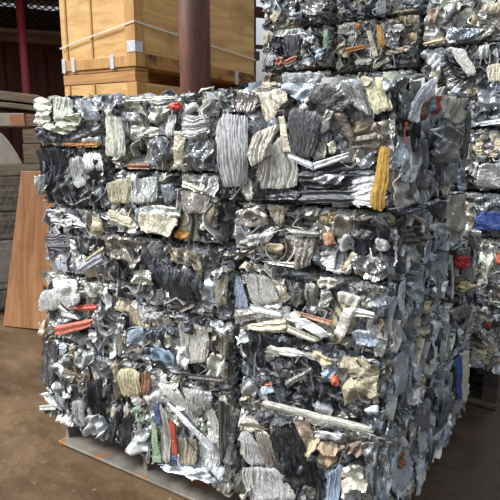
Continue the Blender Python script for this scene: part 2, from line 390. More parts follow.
def fills(bx, face, parent, org, pal, rng, voids, cell=(0.066, 0.056), vert=0.0, offr=(-0.024, 0.010), size=0.95, ribbons=19, kp=(.36, .14, .36, .14)):
    o, du, dv, lu, lv, n = face_frame(bx, face)
    nu = max(2, int(round(lu / cell[0]))); nv = max(2, int(round(lv / cell[1])))
    for i in range(nu):
        for j in range(nv):
            cu = (i + 0.5 + rng.uniform(-.4, .4)) * lu / nu; cv = (j + 0.5 + rng.uniform(-.4, .4)) * lv / nv
            p = o + du * cu + dv * cv
            q = (p[0], p[2]) if face == 'front' else (p[1], p[2])
            if any(fc == face and inquad(q, poly) for fc, poly in voids): continue
            kind = rng.choice(['s', 'h', 'pv', 'f'], p=kp)
            a = rng.uniform(0.06, 0.13) * size; b = rng.uniform(0.035, 0.08) * size
            if kind == 'f': a *= 1.2; b = rng.uniform(0.018, 0.035)
            if kind == 'pv' : b = rng.uniform(0.05, 0.1) * size; a = rng.uniform(0.05, 0.1) * size
            if rng.random() < .3 and kind != 'f': a *= 1.6; b *= 1.6
            th = rng.uniform(-1.2, 1.2) if rng.random() > vert else (rng.normal(0, 0.2) + (math.pi / 2 if kind != 'pv' else 0))
            R = np.array([[math.cos(th), -math.sin(th)], [math.sin(th), math.cos(th)]])
            loc = np.array([[-a, -b], [a, -b], [a, b], [-a, b]]) * 0.5
            loc *= rng.uniform(0.65, 1.25, (4, 2)); loc = loc @ R.T
            # keep inside the face (bales touch their neighbours)
            tl = rng.normal(0, 0.16, 2)
            pts = []
            for lc in loc:
                uu = min(max(cu + lc[0], 0.006), lu - 0.006); vv = min(max(cv + lc[1], 0.008), lv - 0.008)
                pts.append(o + du * uu + dv * vv + n * (lc @ tl))
            nm = {'s': 'crumpled_sheet', 'h': 'crushed_lump', 'pv': 'pleated_profile', 'f': 'metal_strip'}[kind]
            edge = min(cu, lu - cu, cv, lv - cv)
            piece(nm, pts, n, kind, pick(pal, rng), parent, org, rng, off=rng.uniform(*offr) - (0.008 if edge < 0.025 else 0), res=0.010, pitch=rng.uniform(.007, .014), rag=.14, tiltc=.02)
    for k in range(ribbons):
        c = pick('pale' if rng.random() < .6 else pal, rng)
        ribbon(o, du, dv, n, rng.uniform(.03, lu - .03), rng.uniform(.03, lv - .03), lu, lv, c, parent, org, rng, vert)

# ------------------------------------------------------------------ bale layout (metres; layers found along the stack's edges)
YF = 1.6215; XR = -0.571; YB = 3.2
XL = {'L': (-2.325, -1.852), 'M': (-1.838, -1.194), 'R': (-1.172, XR)}
ZL = {'L': [0.137, .59, .955, 1.285, 1.56, 1.775], 'M': [0.137, .605, .892, 1.193, 1.469, 1.77], 'R': [0.137, .612, .895, 1.152, 1.375, 1.782]}
BALES = {}
for c in 'LMR':
    for k in range(5):
        y1 = YF + 0.78 if c != 'R' else (2.5 if k >= 3 else 2.3)
        BALES[c + str(k + 1)] = [XL[c][0], XL[c][1], YF, y1, ZL[c][k], ZL[c][k + 1]]
BALES['L1'][0] = -2.43; BALES['L2'][0] = -2.385; BALES['R5'][0] = -1.235; BALES['M5'][1] = -1.252; BALES['M4'][1] = -1.248
for k in range(3):
    BALES['D' + str(k + 1)] = [-1.16, XR - 0.005, 2.325, 2.93, ZL['R'][k], ZL['R'][k + 1]]
XB = {'1': (-2.095, -1.585), '2': (-1.56, -1.045), '3': (-1.02, -0.44)}
ZB = {'1': [.28, .62, .98, 1.36, 1.70, 2.025, 2.285, 2.62], '2': [.28, .62, 1.0, 1.36, 1.70, 1.99, 2.285, 2.60], '3': [.28, .665, 1.06, 1.31, 1.655, 2.095, 2.46]}
for c in '123':
    for k in range(len(ZB[c]) - 1):
        BALES['B' + c + str(k + 1)] = [XB[c][0], XB[c][1], YB, YB + 0.62, ZB[c][k], ZB[c][k + 1]]
PALS = {'L5': 'pale', 'L4': 'dark', 'L3': 'grey', 'L2': 'pale', 'L1': 'grey', 'M5': 'pale', 'M4': 'pale', 'M3': 'dark', 'M2': 'grey', 'M1': 'pale',
        'R5': 'grey', 'R4': 'tan', 'R3': 'grey', 'R2': 'dark', 'R1': 'grey', 'D1': 'blue', 'D2': 'dark', 'D3': 'tan'}
LABELS = {
 'L5': 'low bale with pale greenish sheets, top left corner of the front stack',
 'L4': 'bale of dark grey crushed sheet, second from top at the left corner of the stack',
 'L3': 'silver and charcoal bale, third from top at the left corner beside the leaning board',
 'L2': 'bale with two salmon red strips and white sheet at the left edge of the stack',
 'L1': 'ragged silver bale, bottom left corner of the front stack on the steel pallet',
 'M5': 'top row bale with a small bright red sheet, just under the wooden crates',
 'M4': 'bale with a large cream folded sheet, second from top in the middle column',
 'M3': 'dark bale with black comb of profiles, third from top in the middle column',
 'M2': 'bale with white pillar profiles and blue sheets, second from bottom in the middle column',
 'M1': 'bale with green, blue and red strips, bottom of the middle column on steel pallet',
 'R5': 'large bale with yellow strip and dark board, top right of the front stack',
 'R4': 'tan grey crushed bale directly under the bale with the yellow strip',
 'R3': 'bale with cream box profile and white plates, third from top in the right column',
 'R2': 'bale with black glossy sheets and tan crumpled metal, above the long grey plank',
 'R1': 'bottom bale nearest the camera with a long grey plank across its upper edge',
 'D1': 'bale with an upright blue strip, bottom rear of the stack on its right side',
 'D2': 'dark bale directly above the bale with the blue strip, rear right side',
 'D3': 'bale with a crushed red can and cream sheet at the rear right side',
 'B11': 'bottom bale in the left column of the rear stack, behind the front stack',
 'B12': 'second scrap bale from the ground in the left column of the rear stack',
 'B13': 'third scrap bale from the ground in the left column of the rear stack',
 'B14': 'fourth scrap bale from the ground in the left column of the rear stack',
 'B15': 'silver scrap bale just above the front stack top, left column of the rear stack',
 'B16': 'bale with a green strip and reddish pieces, rear stack, beside the crate',
 'B17': 'topmost visible bale in the left column of the rear stack, next to the crate',
 'B21': 'bottom bale in the middle column of the rear stack, behind the front stack',
 'B22': 'second scrap bale from the ground in the middle column of the rear stack',
 'B23': 'third scrap bale from the ground in the middle column of the rear stack',
 'B24': 'fourth scrap bale from the ground in the middle column of the rear stack',
 'B25': 'grey scrap bale just above the front stack top, middle column of the rear stack',
 'B26': 'scrap bale with bright orange strips in the middle column of the rear stack',
 'B27': 'topmost visible grey scrap bale in the middle column of the rear stack',
 'B31': 'bottom bale of the rear stack at the right edge, above the shaded ground',
 'B32': 'bale with an orange red piece at the right edge, second from bottom of rear stack',
 'B33': 'bale with a dark blue panel at the right edge of the rear stack',
 'B34': 'pale grey bale above the dark blue panel at the right edge',
 'B35': 'scrap bale with a leaning white pipe at the upper right of the rear stack',
 'B36': 'bale with slate blue sheet and tan beam in the top right corner',
}
# ---- pieces that can be told apart in the photograph: (bale, face, kind, colour, corners tl tr br bl, options)
def Q(*a): return a
HERO = []
def hero(b, kind, colr, *pts, face='front', **kw): HERO.append((b, face, kind, colr, pts, kw))
VOIDS = []
def void(b, *pts, face='front'): VOIDS.append((b, face, pts))
hero('L5','s','#c9cdbd',(32,97),(50,99),(49,121),(36,125),off=.02)
hero('L5','pv','#d5d8cc',(50,97),(72,97),(71,116),(51,121),off=.02)
hero('L5','s','#c5cbb8',(37,125),(83,111),(84,123),(61,137),off=.02)
hero('L5','s','#a8acb0',(71,98),(97,102),(99,121),(83,121))
hero('L5','s','#4a4b52',(33,128),(61,131),(61,141),(35,141))
hero('L5','s','#55565c',(65,133),(102,121),(103,133),(65,143))
hero('L5','f','#b5732f',(61,142.5),(97,143),(97,146.5),(61,145.5),label='orange strip')
hero('L4','pv','#3a3d45',(35,144),(65,146),(61,181),(39,186),amp=.018)
hero('L4','pv','#b9bdb9',(68,158),(83,156),(85,186),(71,188))
hero('L4','s','#33363d',(83,157),(99,159),(98,181),(86,179))
hero('L4','s','#34373c',(49,181),(71,176),(75,200),(51,203))
hero('L4','s','#b5b9b5',(35,176),(47,174),(47,193),(36,195))
hero('M5','pv','#cfd0c0',(104,116),(119,116),(126,155),(106,157),off=.025)
hero('M5','h','#77777f',(99,96),(119,94),(117,114),(101,114),off=.02)
hero('M5','s','#c6c9c8',(119,111),(140,114),(140,123),(120,121))
hero('M5','s','#c4c8bd',(130,125),(159,128),(156,137),(130,137))
hero('M5','s','#a9aba3',(147,107),(173,104),(168,116),(149,126))
hero('M5','f','#bfc2bc',(125,98),(173,96),(173,99),(125,102))
hero('M5','s','#b8281f',(167,103),(179,101),(179,109),(171,111),off=.02,label='bright red sheet')
hero('M5','pv','#cdd0d0',(166,115),(175,114),(174,135),(165,137))
hero('M5','ph','#a3a5a6',(181,115),(208,115),(207,138),(180,140))
hero('M5','f','#cbc5ab',(173,131),(184,132),(181,166),(173,168),off=.02,label='cream upright bar')
hero('M5','s','#6f7278',(149,138),(172,137),(171,159),(151,168))
hero('M5','h','#7e8184',(185,143),(211,133),(211,168),(185,168))
hero('M5','f','#8a5f42',(127,163),(148,163),(148,169),(127,169),label='brown strip')
void('M5',(127,143),(148,140),(148,160),(127,161))
hero('M4','pv','#c8c4a8',(105,184),(131,175),(131,202),(107,204),off=.015)
hero('M4','pv','#c2c5c0',(130,178),(156,178),(156,203),(130,203))
hero('M4','pv','#8a94a0',(161,184),(174,184),(175,201),(162,203))
hero('M4','s','#d0cbb3',(135,210),(180,218),(169,237),(139,231),amp=.008,off=.03,label='large cream folded sheet')
hero('M4','s','#c3c5c2',(144,205),(175,207),(180,217),(151,219),amp=.006,off=.025)
hero('M4','s','#c98a35',(174,230),(189,233),(187,239),(175,239),off=.01,label='orange crumpled scrap')
hero('M4','pv','#6f6552',(204,217),(219,204),(219,217),(211,226))
hero('M4','ph','#bdb69c',(106,209),(131,219),(131,229),(106,222),off=.015)
hero('M4','s','#a8a49a',(180,190),(205,190),(205,215),(182,212))
hero('M4','f','#c9c3ae',(181,181),(203,189),(202,194),(180,186))
void('M4',(214,221),(229,206),(229,240),(214,238))
hero('L3','ph','#a9acb2',(44,208),(73,213),(90,231),(54,224),off=.01)
hero('L3','s','#d2d4d2',(59,219),(71,219),(71,228),(59,226),off=.015)
hero('L3','ph','#4a4d55',(44,236),(68,234),(78,250),(49,250))
hero('L3','s','#c9ccc9',(68,240),(77,240),(75,257),(71,255),off=.015)
hero('L3','ph','#b4b9c4',(75,271),(100,252),(101,262),(83,272),off=.015)
hero('L3','f','#c5bfa0',(83,260),(102,246),(102,251),(84,263),off=.015)
hero('L3','s','#3c3e45',(80,236),(101,236),(101,245),(83,257))
hero('L3','f','#cfc8a8',(92,216),(101,219),(101,231),(92,231),off=.015)
hero('M3','h','#7a756a',(109,233),(140,237),(138,269),(112,256))
hero('M3','s','#4b4644',(106,270),(115,258),(130,274),(107,281))
hero('M3','s','#938a74',(166,246),(195,251),(204,273),(171,260))
hero('M3','pv','#33363b',(149,258),(204,278),(202,303),(161,298),amp=.016,pitch=.03)
hero('M3','s','#55565a',(192,247),(214,249),(213,262),(202,260))
hero('M3','s','#c8c8c4',(210,272),(222,267),(221,276),(214,280),off=.015)
hero('M3','s','#b8b6a8',(132,269),(151,272),(151,286),(130,284))
hero('M3','pv','#8a8672',(214,281),(227,275),(227,305),(216,305))
void('M3',(217,247),(229,248),(229,268),(217,268)); void('M3',(152,286),(180,290),(180,303),(156,302))
hero('L2','s','#d3d5d3',(47,277),(78,280),(79,305),(63,308),amp=.008,off=.025)
hero('L2','pv','#c9ccc8',(39,293),(59,286),(63,308),(39,312),off=.015)
hero('L2','s','#a9a99f',(80,279),(101,283),(101,299),(83,296))
hero('L2','f','#b5533f',(68,306),(96,304),(97,311),(77,311),off=.012,label='salmon red strip')
hero('L2','f','#b8604a',(54,326),(91,319),(91,327),(54,336),off=.025,label='salmon red strip')
void('L2',(63,334),(91,328),(89,343),(68,343))
hero('L2','s','#cbc4a4',(35,322),(47,319),(42,336),(36,336),off=.01)
hero('L2','f','#cfd1d0',(56,303),(63,308),(80,320),(61,317),off=.02)
hero('L2','s','#9da1a6',(49,322),(73,316),(71,322),(51,329),off=.015)
hero('L2','s','#d8dada',(90,329),(98,334),(95,343),(89,338),off=.015)
hero('L2','s','#9da0a3',(92,306),(102,303),(102,328),(92,328))
hero('M2','pv','#b0b2ad',(114,331),(120,331),(121,355),(116,357))
hero('M2','s','#9a9da0',(108,318),(124,316),(124,332),(108,332))
hero('L1','pv','#65686b',(41,347),(56,347),(54,389),(42,384))
hero('L1','s','#90938f',(56,353),(73,358),(71,401),(54,391))
hero('L1','h','#a3a6a6',(71,352),(95,355),(92,367),(73,367))
hero('L1','pv','#857a6e',(80,372),(91,374),(83,396),(77,391))
hero('L1','pv','#2b2d30',(87,380),(103,379),(104,415),(92,418),amp=.016)
hero('L1','pv','#a9aaa8',(71,402),(83,399),(84,427),(77,428),off=.012)
hero('L1','f','#b9bcb4',(39,394),(47,392),(61,412),(51,404),off=.012)
hero('L1','f','#c3c6c0',(36,405),(56,404),(55,411),(37,410),off=.012)
hero('L1','h','#a8adb0',(84,416),(104,414),(104,438),(87,436))
hero('L1','pv','#34363e',(108,416),(120,414),(117,444),(109,444),amp=.014)
hero('M1','pv','#3b3c40',(120,418),(131,416),(128,445),(117,445),amp=.014)
hero('M1','pv','#cfc6a2',(117,367),(140,371),(140,396),(119,398))
hero('M1','pv','#8a6248',(140,372),(150,375),(149,396),(142,394))
hero('M1','s','#5a4a46',(139,394),(151,398),(147,415),(138,413))
hero('M2','s','#7d8b9a',(125,331),(144,326),(149,346),(132,346))
hero('M2','s','#73889b',(142,346),(173,352),(178,368),(147,358),amp=.01,off=.02,label='blue grey sheet')
hero('M2','s','#a6a7a5',(137,308),(161,312),(166,318),(142,324))
hero('M2','pv','#cecec6',(176,321),(207,327),(207,360),(180,367),pitch=.03,amp=.012,off=.015)
hero('M2','s','#c6c8c8',(174,346),(185,348),(190,370),(178,368),off=.02)
hero('M2','s','#c0beae',(208,354),(223,355),(221,372),(209,370))
hero('M2','pv','#77725f',(216,348),(228,328),(229,360),(221,358))
hero('M2','f','#7c7768',(222,360),(232,365),(230,383),(221,381))
hero('M2','f','#4a4846',(187,374),(221,377),(221,384),(188,380),off=.015)
hero('M2','s','#4f565e',(144,328),(173,326),(173,338),(144,340))
hero('M1','pv','#bcbdb8',(156,383),(176,386),(195,416),(180,416))
hero('M1','pv','#a9aaa6',(180,388),(212,392),(212,410),(192,414))
hero('M1','f','#cfd5dc',(159,398),(178,412),(215,449),(211,456),off=.03)
hero('M1','f','#3a4a78',(153,406),(157,404),(161,426),(155,426),off=.015,label='dark blue strip')
hero('M1','f','#8aa383',(150,423),(155,424),(161,463),(151,464),off=.02,label='light green strip')
hero('M1','pv','#b7b6ae',(157,403),(167,412),(171,461),(161,463),off=.01)
hero('M1','f','#a8412c',(168,420),(174,428),(177,457),(171,454),off=.022,label='red strip')
hero('M1','f','#3b4c7a',(171,454),(177,457),(175,464),(171,464),off=.02,label='dark blue strip')
hero('M1','pv','#a59d8a',(177,436),(197,440),(195,466),(178,464))
hero('M1','pv','#b8b9b2',(204,409),(214,409),(221,452),(216,452))
hero('M1','pv','#55534c',(216,394),(230,390),(227,452),(221,466),amp=.014)
hero('M1','s','#c5ccd6',(151,464),(207,469),(219,486),(173,474),amp=.01,off=.02)
hero('M1','h','#bfc4c4',(135,428),(148,428),(148,455),(127,453))
hero('M1','f','#7c9680',(132,408),(143,406),(144,424),(137,424),label='light green strip')
# right column, upper
hero('R5','pv','#b9babb',(215,114),(248,116),(246,185),(217,189),amp=.012,off=.03,mat='paint')
hero('R5','pv','#7d7470',(233,94),(256,92),(256,113),(236,113),off=.012)
hero('R5','pv','#c4beac',(254,92),(284,88),(288,99),(268,123),off=.025,amp=.011,mat='paint')
hero('R5','h','#7a7a78',(214,97),(232,93),(234,113),(215,108),off=.015)
hero('R5','pv','#c3bfb3',(251,134),(281,122),(272,154),(252,168),bow=-.18,off=.03,amp=.012,mat='paint')
hero('R5','pv','#b5b3ae',(258,160),(291,126),(300,189),(253,189),off=.02,amp=.01,mat='paint')
hero('R5','f','#c9c3b0',(277,116),(284,116),(290,152),(282,152),off=.035)
hero('R5','pv','#4b4c50',(287,108),(323,112),(313,159),(292,154),amp=.005,off=.03,label='dark grey board',mat='paint')
hero('R5','s','#3e3f41',(324,80),(354,102),(340,114),(305,99),amp=.003,off=.045,label='dark grey bent board',mat='paint')
hero('R5','s','#b9c5d0',(277,84),(318,82),(306,104),(289,96),off=.02,label='pale blue sheet')
hero('R5','f','#cdd3d6',(288,153),(312,163),(312,170),(288,159),off=.04)
hero('R5','f','#cdd3d6',(311,163),(348,152),(349,157),(313,170),off=.04)
hero('R5','f','#5e564f',(332,113),(343,112),(356,140),(352,147),off=.035,mat='paint')
hero('R5','f','#5e564f',(349,138),(377,132),(378,146),(352,148),off=.033,mat='paint')
hero('R5','pv','#c2bd9f',(358,77),(372,76),(394,108),(374,116),amp=.009,off=.02)
hero('R5','pv','#b0b2b2',(338,82),(358,77),(372,116),(354,108),amp=.009,off=.02)
hero('R5','f','#d0c9a2',(374,77),(380,77),(389,108),(384,111),off=.025)
hero('R5','pv','#b8923f',(379,146),(392,146),(390,211),(369,208),amp=.004,off=.045,mat='paint',label='yellow strip')
hero('R5','ph','#46484c',(300,168),(376,161),(373,188),(300,188),amp=.013,off=.01)
hero('R5','s','#85888c',(315,170),(345,176),(340,186),(310,182),off=.02)
hero('R5','s','#bfc0bd',(319,116),(329,116),(329,130),(317,135),off=.02)
hero('R5','s','#4c5058',(334,134),(346,134),(348,154),(334,154),off=.01)
hero('R5','s','#d4cfbd',(328,142),(334,140),(335,154),(328,154),off=.015)
hero('R5','pv','#8d8a80',(310,144),(326,132),(326,159),(312,161),off=.015)
hero('R5','s','#a8aaac',(355,150),(377,150),(372,168),(355,168),off=.01)
hero('R5','s','#aaa9a4',(388,115),(398,112),(398,140),(390,142),off=.01)
# right column, lower
hero('R5','ph','#5c6066',(262,190),(298,190),(298,200),(262,200),amp=.01)
hero('R5','ph','#55585c',(300,190),(369,190),(367,203),(300,203),amp=.01)
hero('R4','pv','#7d7263',(263,206),(284,206),(284,226),(277,224),off=.01)
hero('R4','s','#97948a',(234,210),(261,206),(273,226),(235,228))
void('R4',(287,208),(321,208),(319,221),(287,224))
hero('R4','h','#a8a8a4',(234,233),(259,231),(259,248),(234,248))
hero('R4','s','#b5b6b3',(261,228),(280,227),(268,243),(260,245),off=.01)
hero('R4','f','#9b9a94',(283,228),(319,232),(316,237),(297,236),off=.015)
hero('R4','s','#6b6862',(234,250),(254,250),(239,268),(234,268))
hero('R4','s','#9a8a72',(266,243),(287,245),(280,256),(265,252),off=.01)
hero('R4','pv','#8b877d',(290,240),(314,238),(311,267),(295,269),off=.01)
hero('R4','s','#8e7d5c',(319,214),(340,210),(338,221),(321,224))
hero('R4','s','#b3896a',(321,233),(335,232),(335,245),(323,245),off=.01,label='rusty orange scrap')
hero('R4','f','#bdbdb8',(261,261),(297,263),(295,270),(271,264),off=.015)
hero('R4','s','#4a4b4e',(351,228),(374,231),(373,240),(351,238),off=.01)
hero('R4','s','#5d5349',(356,217),(380,215),(383,226),(361,226),off=.01)
hero('R4','s','#c4c6c8',(375,238),(394,240),(392,252),(375,250),off=.01)
hero('R4','s','#b3b5b4',(335,238),(351,233),(354,250),(339,252),off=.01)
hero('R3','h','#8e8f90',(351,275),(390,277),(390,292),(356,292),off=.015)
hero('R4','h','#8e8f90',(351,256),(390,258),(390,273),(354,273),off=.02)
hero('R4','f','#b2a98c',(351,252),(357,254),(345,272),(339,272),off=.02)
hero('R3','s','#c0bdb2',(317,276),(339,277),(334,289),(317,287),off=.015)
hero('R3','pv','#9d9c96',(242,275),(268,276),(281,300),(254,308),off=.015)
hero('R3','f','#bdb6a3',(271,280),(277,281),(291,298),(283,303),off=.02)
hero('R3','s','#4c4a48',(290,281),(304,284),(304,305),(292,308))
hero('R3','pv','#7d7c78',(304,281),(319,286),(316,308),(305,305),off=.01)
hero('R3','s','#b5b5b0',(319,288),(331,293),(328,308),(319,308),off=.01)
hero('R3','pv','#8490a0',(234,276),(239,277),(249,308),(235,308))
hero('R3','s','#d0cec4',(337,291),(363,298),(356,308),(339,305),off=.02,amp=.005)
hero('R3','f','#d2d0ca',(343,309),(356,308),(344,338),(333,334),off=.03)
hero('R3','f','#cfcfcc',(349,307),(374,313),(373,318),(349,316),off=.03)
hero('R3','f','#c8ccd0',(248,304),(283,312),(280,319),(251,316),off=.025)
hero('R3','f','#95948e',(234,309),(251,307),(261,318),(235,324),off=.02)
hero('R3','ph','#cfc8ac',(249,324),(285,318),(284,334),(251,331),amp=.006,pitch=.035,off=.03,label='cream box profile')
hero('R3','f','#d2d6d8',(288,319),(304,319),(333,336),(321,338),off=.035)
hero('R3','f','#bab8a8',(286,325),(322,339),(314,343),(286,333),off=.025)
hero('R3','f','#8d6248',(293,311),(331,321),(331,326),(295,316),off=.02,label='brown strip')
hero('R3','ph','#7d6c55',(377,320),(396,323),(395,334),(383,339),off=.02)
hero('R3','pv','#b9c8d8',(351,331),(375,329),(376,346),(355,346),off=.015)
hero('R2','f','#2f7fc0',(365,349),(375,348),(377,356),(367,356),off=.025,label='bright blue scrap')
hero('R2','pv','#34373d',(237,342),(263,342),(263,369),(242,367),amp=.014)
hero('R2','s','#c6c6c0',(267,345),(295,350),(311,357),(280,356),off=.02,amp=.006)
hero('R2','s','#c2b795',(311,350),(334,360),(328,367),(314,362),off=.02)
hero('R2','s','#33353a',(271,357),(295,360),(295,386),(280,386))
hero('R2','h','#26282c',(285,386),(326,374),(338,403),(285,403),off=.005)
hero('R2','f','#8c8c88',(283,381),(309,368),(311,372),(287,388),off=.025)
hero('R2','s','#b9cbdd',(259,388),(271,384),(274,393),(261,396),off=.015)
hero('R2','f','#c8562a',(264,384),(270,383),(270,387),(264,387),off=.02,label='orange scrap')
hero('R2','s','#a3a8ab',(242,374),(256,384),(256,399),(243,396))
hero('R2','s','#55565a',(250,376),(269,376),(271,385),(251,384),off=.01)
hero('R2','s','#9fb0c2',(321,372),(338,367),(333,379),(321,381),off=.01)
hero('R2','s','#d0643a',(330,376),(339,376),(338,386),(331,387),off=.02,label='orange scrap')
hero('R2','h','#a39a80',(335,357),(375,359),(378,396),(344,406),off=.01)
hero('R2','f','#222428',(325,393),(339,396),(363,411),(358,418),off=.015)
hero('R2','s','#b4bfca',(363,409),(379,405),(378,416),(366,416),off=.01)
hero('R2','s','#b06848',(381,404),(388,404),(388,414),(381,414),off=.015,label='rusty orange scrap')
hero('R2','ph','#b5b4aa',(264,400),(372,428),(371,437),(262,407),amp=.003,off=.045,tuck=.004,label='long grey plank',mat='paint')
hero('R1','h','#4c4f54',(249,411),(292,418),(290,430),(251,423))
hero('R1','pv','#1c1e21',(269,432),(295,426),(320,486),(299,488),amp=.016,pitch=.035,off=.02,label='black pleated sheet')
hero('R1','pv','#b9bab8',(239,433),(251,430),(268,469),(242,464))
hero('R1','pv','#8d867b',(251,430),(268,432),(280,464),(268,471))
hero('R1','pv','#c0c0be',(239,466),(278,469),(297,502),(247,502),off=.01)
hero('R1','s','#a9a596',(239,423),(249,414),(268,430),(242,432))
hero('R1','s','#a2907a',(295,420),(309,423),(314,442),(297,433))
hero('R1','s','#d2d6da',(311,430),(343,435),(340,442),(316,439),off=.015)
hero('R1','s','#a08b72',(316,442),(340,442),(335,464),(319,471),off=.01)
hero('R1','pv','#8fa0b3',(325,476),(342,462),(339,505),(325,505),off=.01)
hero('R1','h','#ccc9b8',(339,469),(359,462),(368,495),(342,497),off=.015)
hero('R1','s','#8d7a68',(337,447),(366,441),(361,457),(339,454),off=.01)
hero('R1','s','#77797b',(361,441),(383,438),(382,476),(361,459),off=.01)
hero('R1','pv','#55595f',(363,464),(382,471),(379,498),(371,498))
# right-hand side of the front stack
S_ = dict(face='side')
hero('R5','pv','#b9bcc0',(423,84),(439,76),(423,125),(409,118),off=.02,**S_)
hero('R5','f','#a33a30',(404,122),(410,122),(406,142),(402,144),off=.02,label='red strip',**S_)
hero('R5','f','#9c2f2f',(438,96),(442,96),(440,113),(436,115),off=.02,label='red strip',**S_)
hero('R5','f','#6b4531',(424,103),(433,98),(428,120),(423,120),off=.022,label='brown strip',**S_)
hero('R5','f','#7fa3ad',(433,100),(438,100),(436,110),(432,113),off=.02,label='teal strip',**S_)
hero('R5','h','#a2a5a8',(432,127),(450,125),(460,163),(432,163),off=.03,amp=.02,**S_)
hero('R5','s','#a39f90',(445,96),(466,98),(463,125),(441,118),off=.015,**S_)
hero('R5','pv','#6d6c6a',(466,108),(471,108),(468,158),(464,160),off=.012,**S_)
hero('R5','pv','#26282b',(414,122),(421,122),(420,151),(412,151),**S_)
hero('R5','s','#c9ccd0',(404,154),(412,156),(411,173),(403,173),off=.01,**S_)
hero('R5','s','#a55a48',(401,84),(409,82),(408,88),(401,90),off=.015,label='dull red scrap',**S_)
hero('R5','pv','#55585e',(404,95),(413,92),(408,118),(403,120),**S_)
hero('R5','s','#c0c4c8',(404,168),(420,163),(416,182),(403,182),**S_)
hero('R4','f','#bfc2c2',(402,194),(428,185),(428,191),(402,200),off=.02,**S_)
hero('R4','pv','#45474b',(430,175),(450,175),(445,222),(435,215),**S_)
hero('R4','pv','#b3b0a2',(450,179),(467,178),(464,230),(447,230),amp=.012,off=.01,**S_)
hero('R4','f','#b5a58a',(411,208),(428,220),(423,224),(409,214),off=.02,**S_)
hero('R4','s','#5b5148',(406,230),(421,222),(432,237),(408,247),off=.015,**S_)
hero('R4','s','#a9abab',(433,222),(452,224),(452,234),(433,240),off=.01,**S_)
hero('D3','s','#b0b2b0',(451,243),(468,233),(470,240),(454,249),off=.01,**S_)
void('R3',(435,262),(441,262),(440,290),(434,290),face='side')
hero('D3','pv','#b9b9b0',(448,264),(455,262),(452,301),(447,301),off=.012,**S_)
hero('R3','pv','#c3c8c8',(402,272),(409,274),(406,316),(401,311),off=.015,**S_)
hero('R3','s','#aab6c0',(409,279),(424,289),(421,306),(410,296),off=.015,**S_)
hero('R3','f','#c6bd98',(427,301),(432,301),(429,314),(426,314),off=.015,**S_)
hero('R2','f','#c6bd98',(426,318),(431,316),(429,332),(425,333),off=.015,**S_)
hero('R2','pv','#8f9396',(410,322),(424,318),(423,337),(412,339),off=.01,**S_)
hero('R2','pv','#c2c5c6',(410,336),(416,338),(420,366),(414,366),off=.015,**S_)
hero('R2','pv','#b4bec8',(398,340),(408,338),(406,392),(396,398),off=.012,**S_)
void('R2',(416,349),(428,347),(426,368),(420,370),face='side')
hero('D1','pv','#bfc3c6',(441,361),(454,351),(457,360),(443,372),off=.012,**S_)
hero('D1','f','#2a4a90',(457,358),(463,356),(463,396),(458,400),off=.02,label='upright blue strip',**S_)
hero('D1','f','#c8c2ae',(465,352),(470,350),(467,400),(463,405),off=.02,**S_)
hero('D3','h','#b02a30',(458,257),(470,256),(469,268),(459,269),off=.025,label='crushed red can',**S_)
hero('D3','s','#8c8c80',(459,249),(471,247),(470,255),(459,256),off=.02,**S_)
hero('D3','s','#c9bb8c',(456,285),(464,281),(477,290),(466,294),off=.03,label='crushed cream sheet',**S_)
hero('D2','s','#77736a',(454,308),(472,303),(469,318),(454,322),off=.015,**S_)
hero('D2','f','#a9adb0',(468,315),(473,315),(472,332),(468,334),off=.015,**S_)
hero('R1','pv','#73777b',(418,396),(431,396),(428,430),(415,432),**S_)
hero('R1','pv','#a8a8a2',(422,425),(430,422),(427,448),(420,455),off=.01,**S_)
hero('D1','pv','#6b7077',(441,396),(454,391),(450,422),(441,430),**S_)
hero('R1','s','#8f9194',(389,430),(402,433),(402,450),(390,445),off=.01,**S_)
hero('R1','pv','#a9b1ba',(393,459),(411,440),(411,484),(393,496),off=.015,**S_)
hero('R1','s','#8a5a3c',(400,455),(405,452),(405,466),(400,470),off=.02,label='rusty scrap',**S_)
# rear stack
hero('B16','s','#c2c4c0',(276,27),(302,26),(302,34),(274,37),off=.01)
hero('B16','s','#33363b',(268,34),(280,38),(280,52),(269,48))
hero('B16','pv','#5a5c62',(282,34),(299,34),(299,54),(288,56),off=.01)
hero('B16','s','#d0d2d4',(298,30),(314,36),(312,44),(302,40),off=.015)
hero('B16','f','#86a58c',(323,30),(328,30),(327,48),(323,49),off=.015,label='light green strip')
hero('B16','s','#a5664f',(273,60),(284,56),(282,66),(274,66),off=.01,label='reddish scrap')
hero('B16','f','#b0684a',(284,60),(296,55),(296,59),(286,64),off=.015,label='reddish strip')
hero('B16','s','#b8cad8',(316,48),(324,47),(322,60),(315,60),off=.01)
hero('B16','pv','#b7bbbd',(262,55),(278,54),(272,66),(262,66),off=.01)
hero('B17','s','#85878c',(286,14),(304,11),(300,20),(288,20),off=.01)
hero('B17','h','#b9bab6',(300,2),(325,1),(325,14),(305,15))
hero('B15','s','#aab0b4',(280,74),(325,72),(322,90),(285,90))
hero('B26','pv','#b07e38',(375,25),(381,25),(387,46),(380,48),off=.015,label='orange strip')
hero('B26','f','#b5743c',(345,48),(364,44),(365,48),(346,53),off=.015,label='orange strip')
hero('B26','s','#b5702c',(355,23),(361,23),(360,29),(356,29),off=.01,label='orange scrap')
hero('B26','f','#c8c3ad',(366,30),(370,30),(378,56),(373,56),off=.015)
hero('B26','s','#7c8085',(383,32),(398,38),(398,48),(388,48),off=.01)
hero('B26','h','#bbbdbb',(390,24),(404,24),(404,32),(392,32),off=.01)
hero('B26','s','#a6988a',(384,52),(410,44),(410,50),(386,56),off=.01)
hero('B26','s','#b5b7ae',(354,59),(372,58),(370,65),(356,65),off=.01)
hero('B25','s','#8d9094',(370,72),(416,71),(416,77),(374,78),off=.01)
hero('B27','pv','#9b9ea2',(375,2),(386,0),(386,13),(376,15),off=.01)
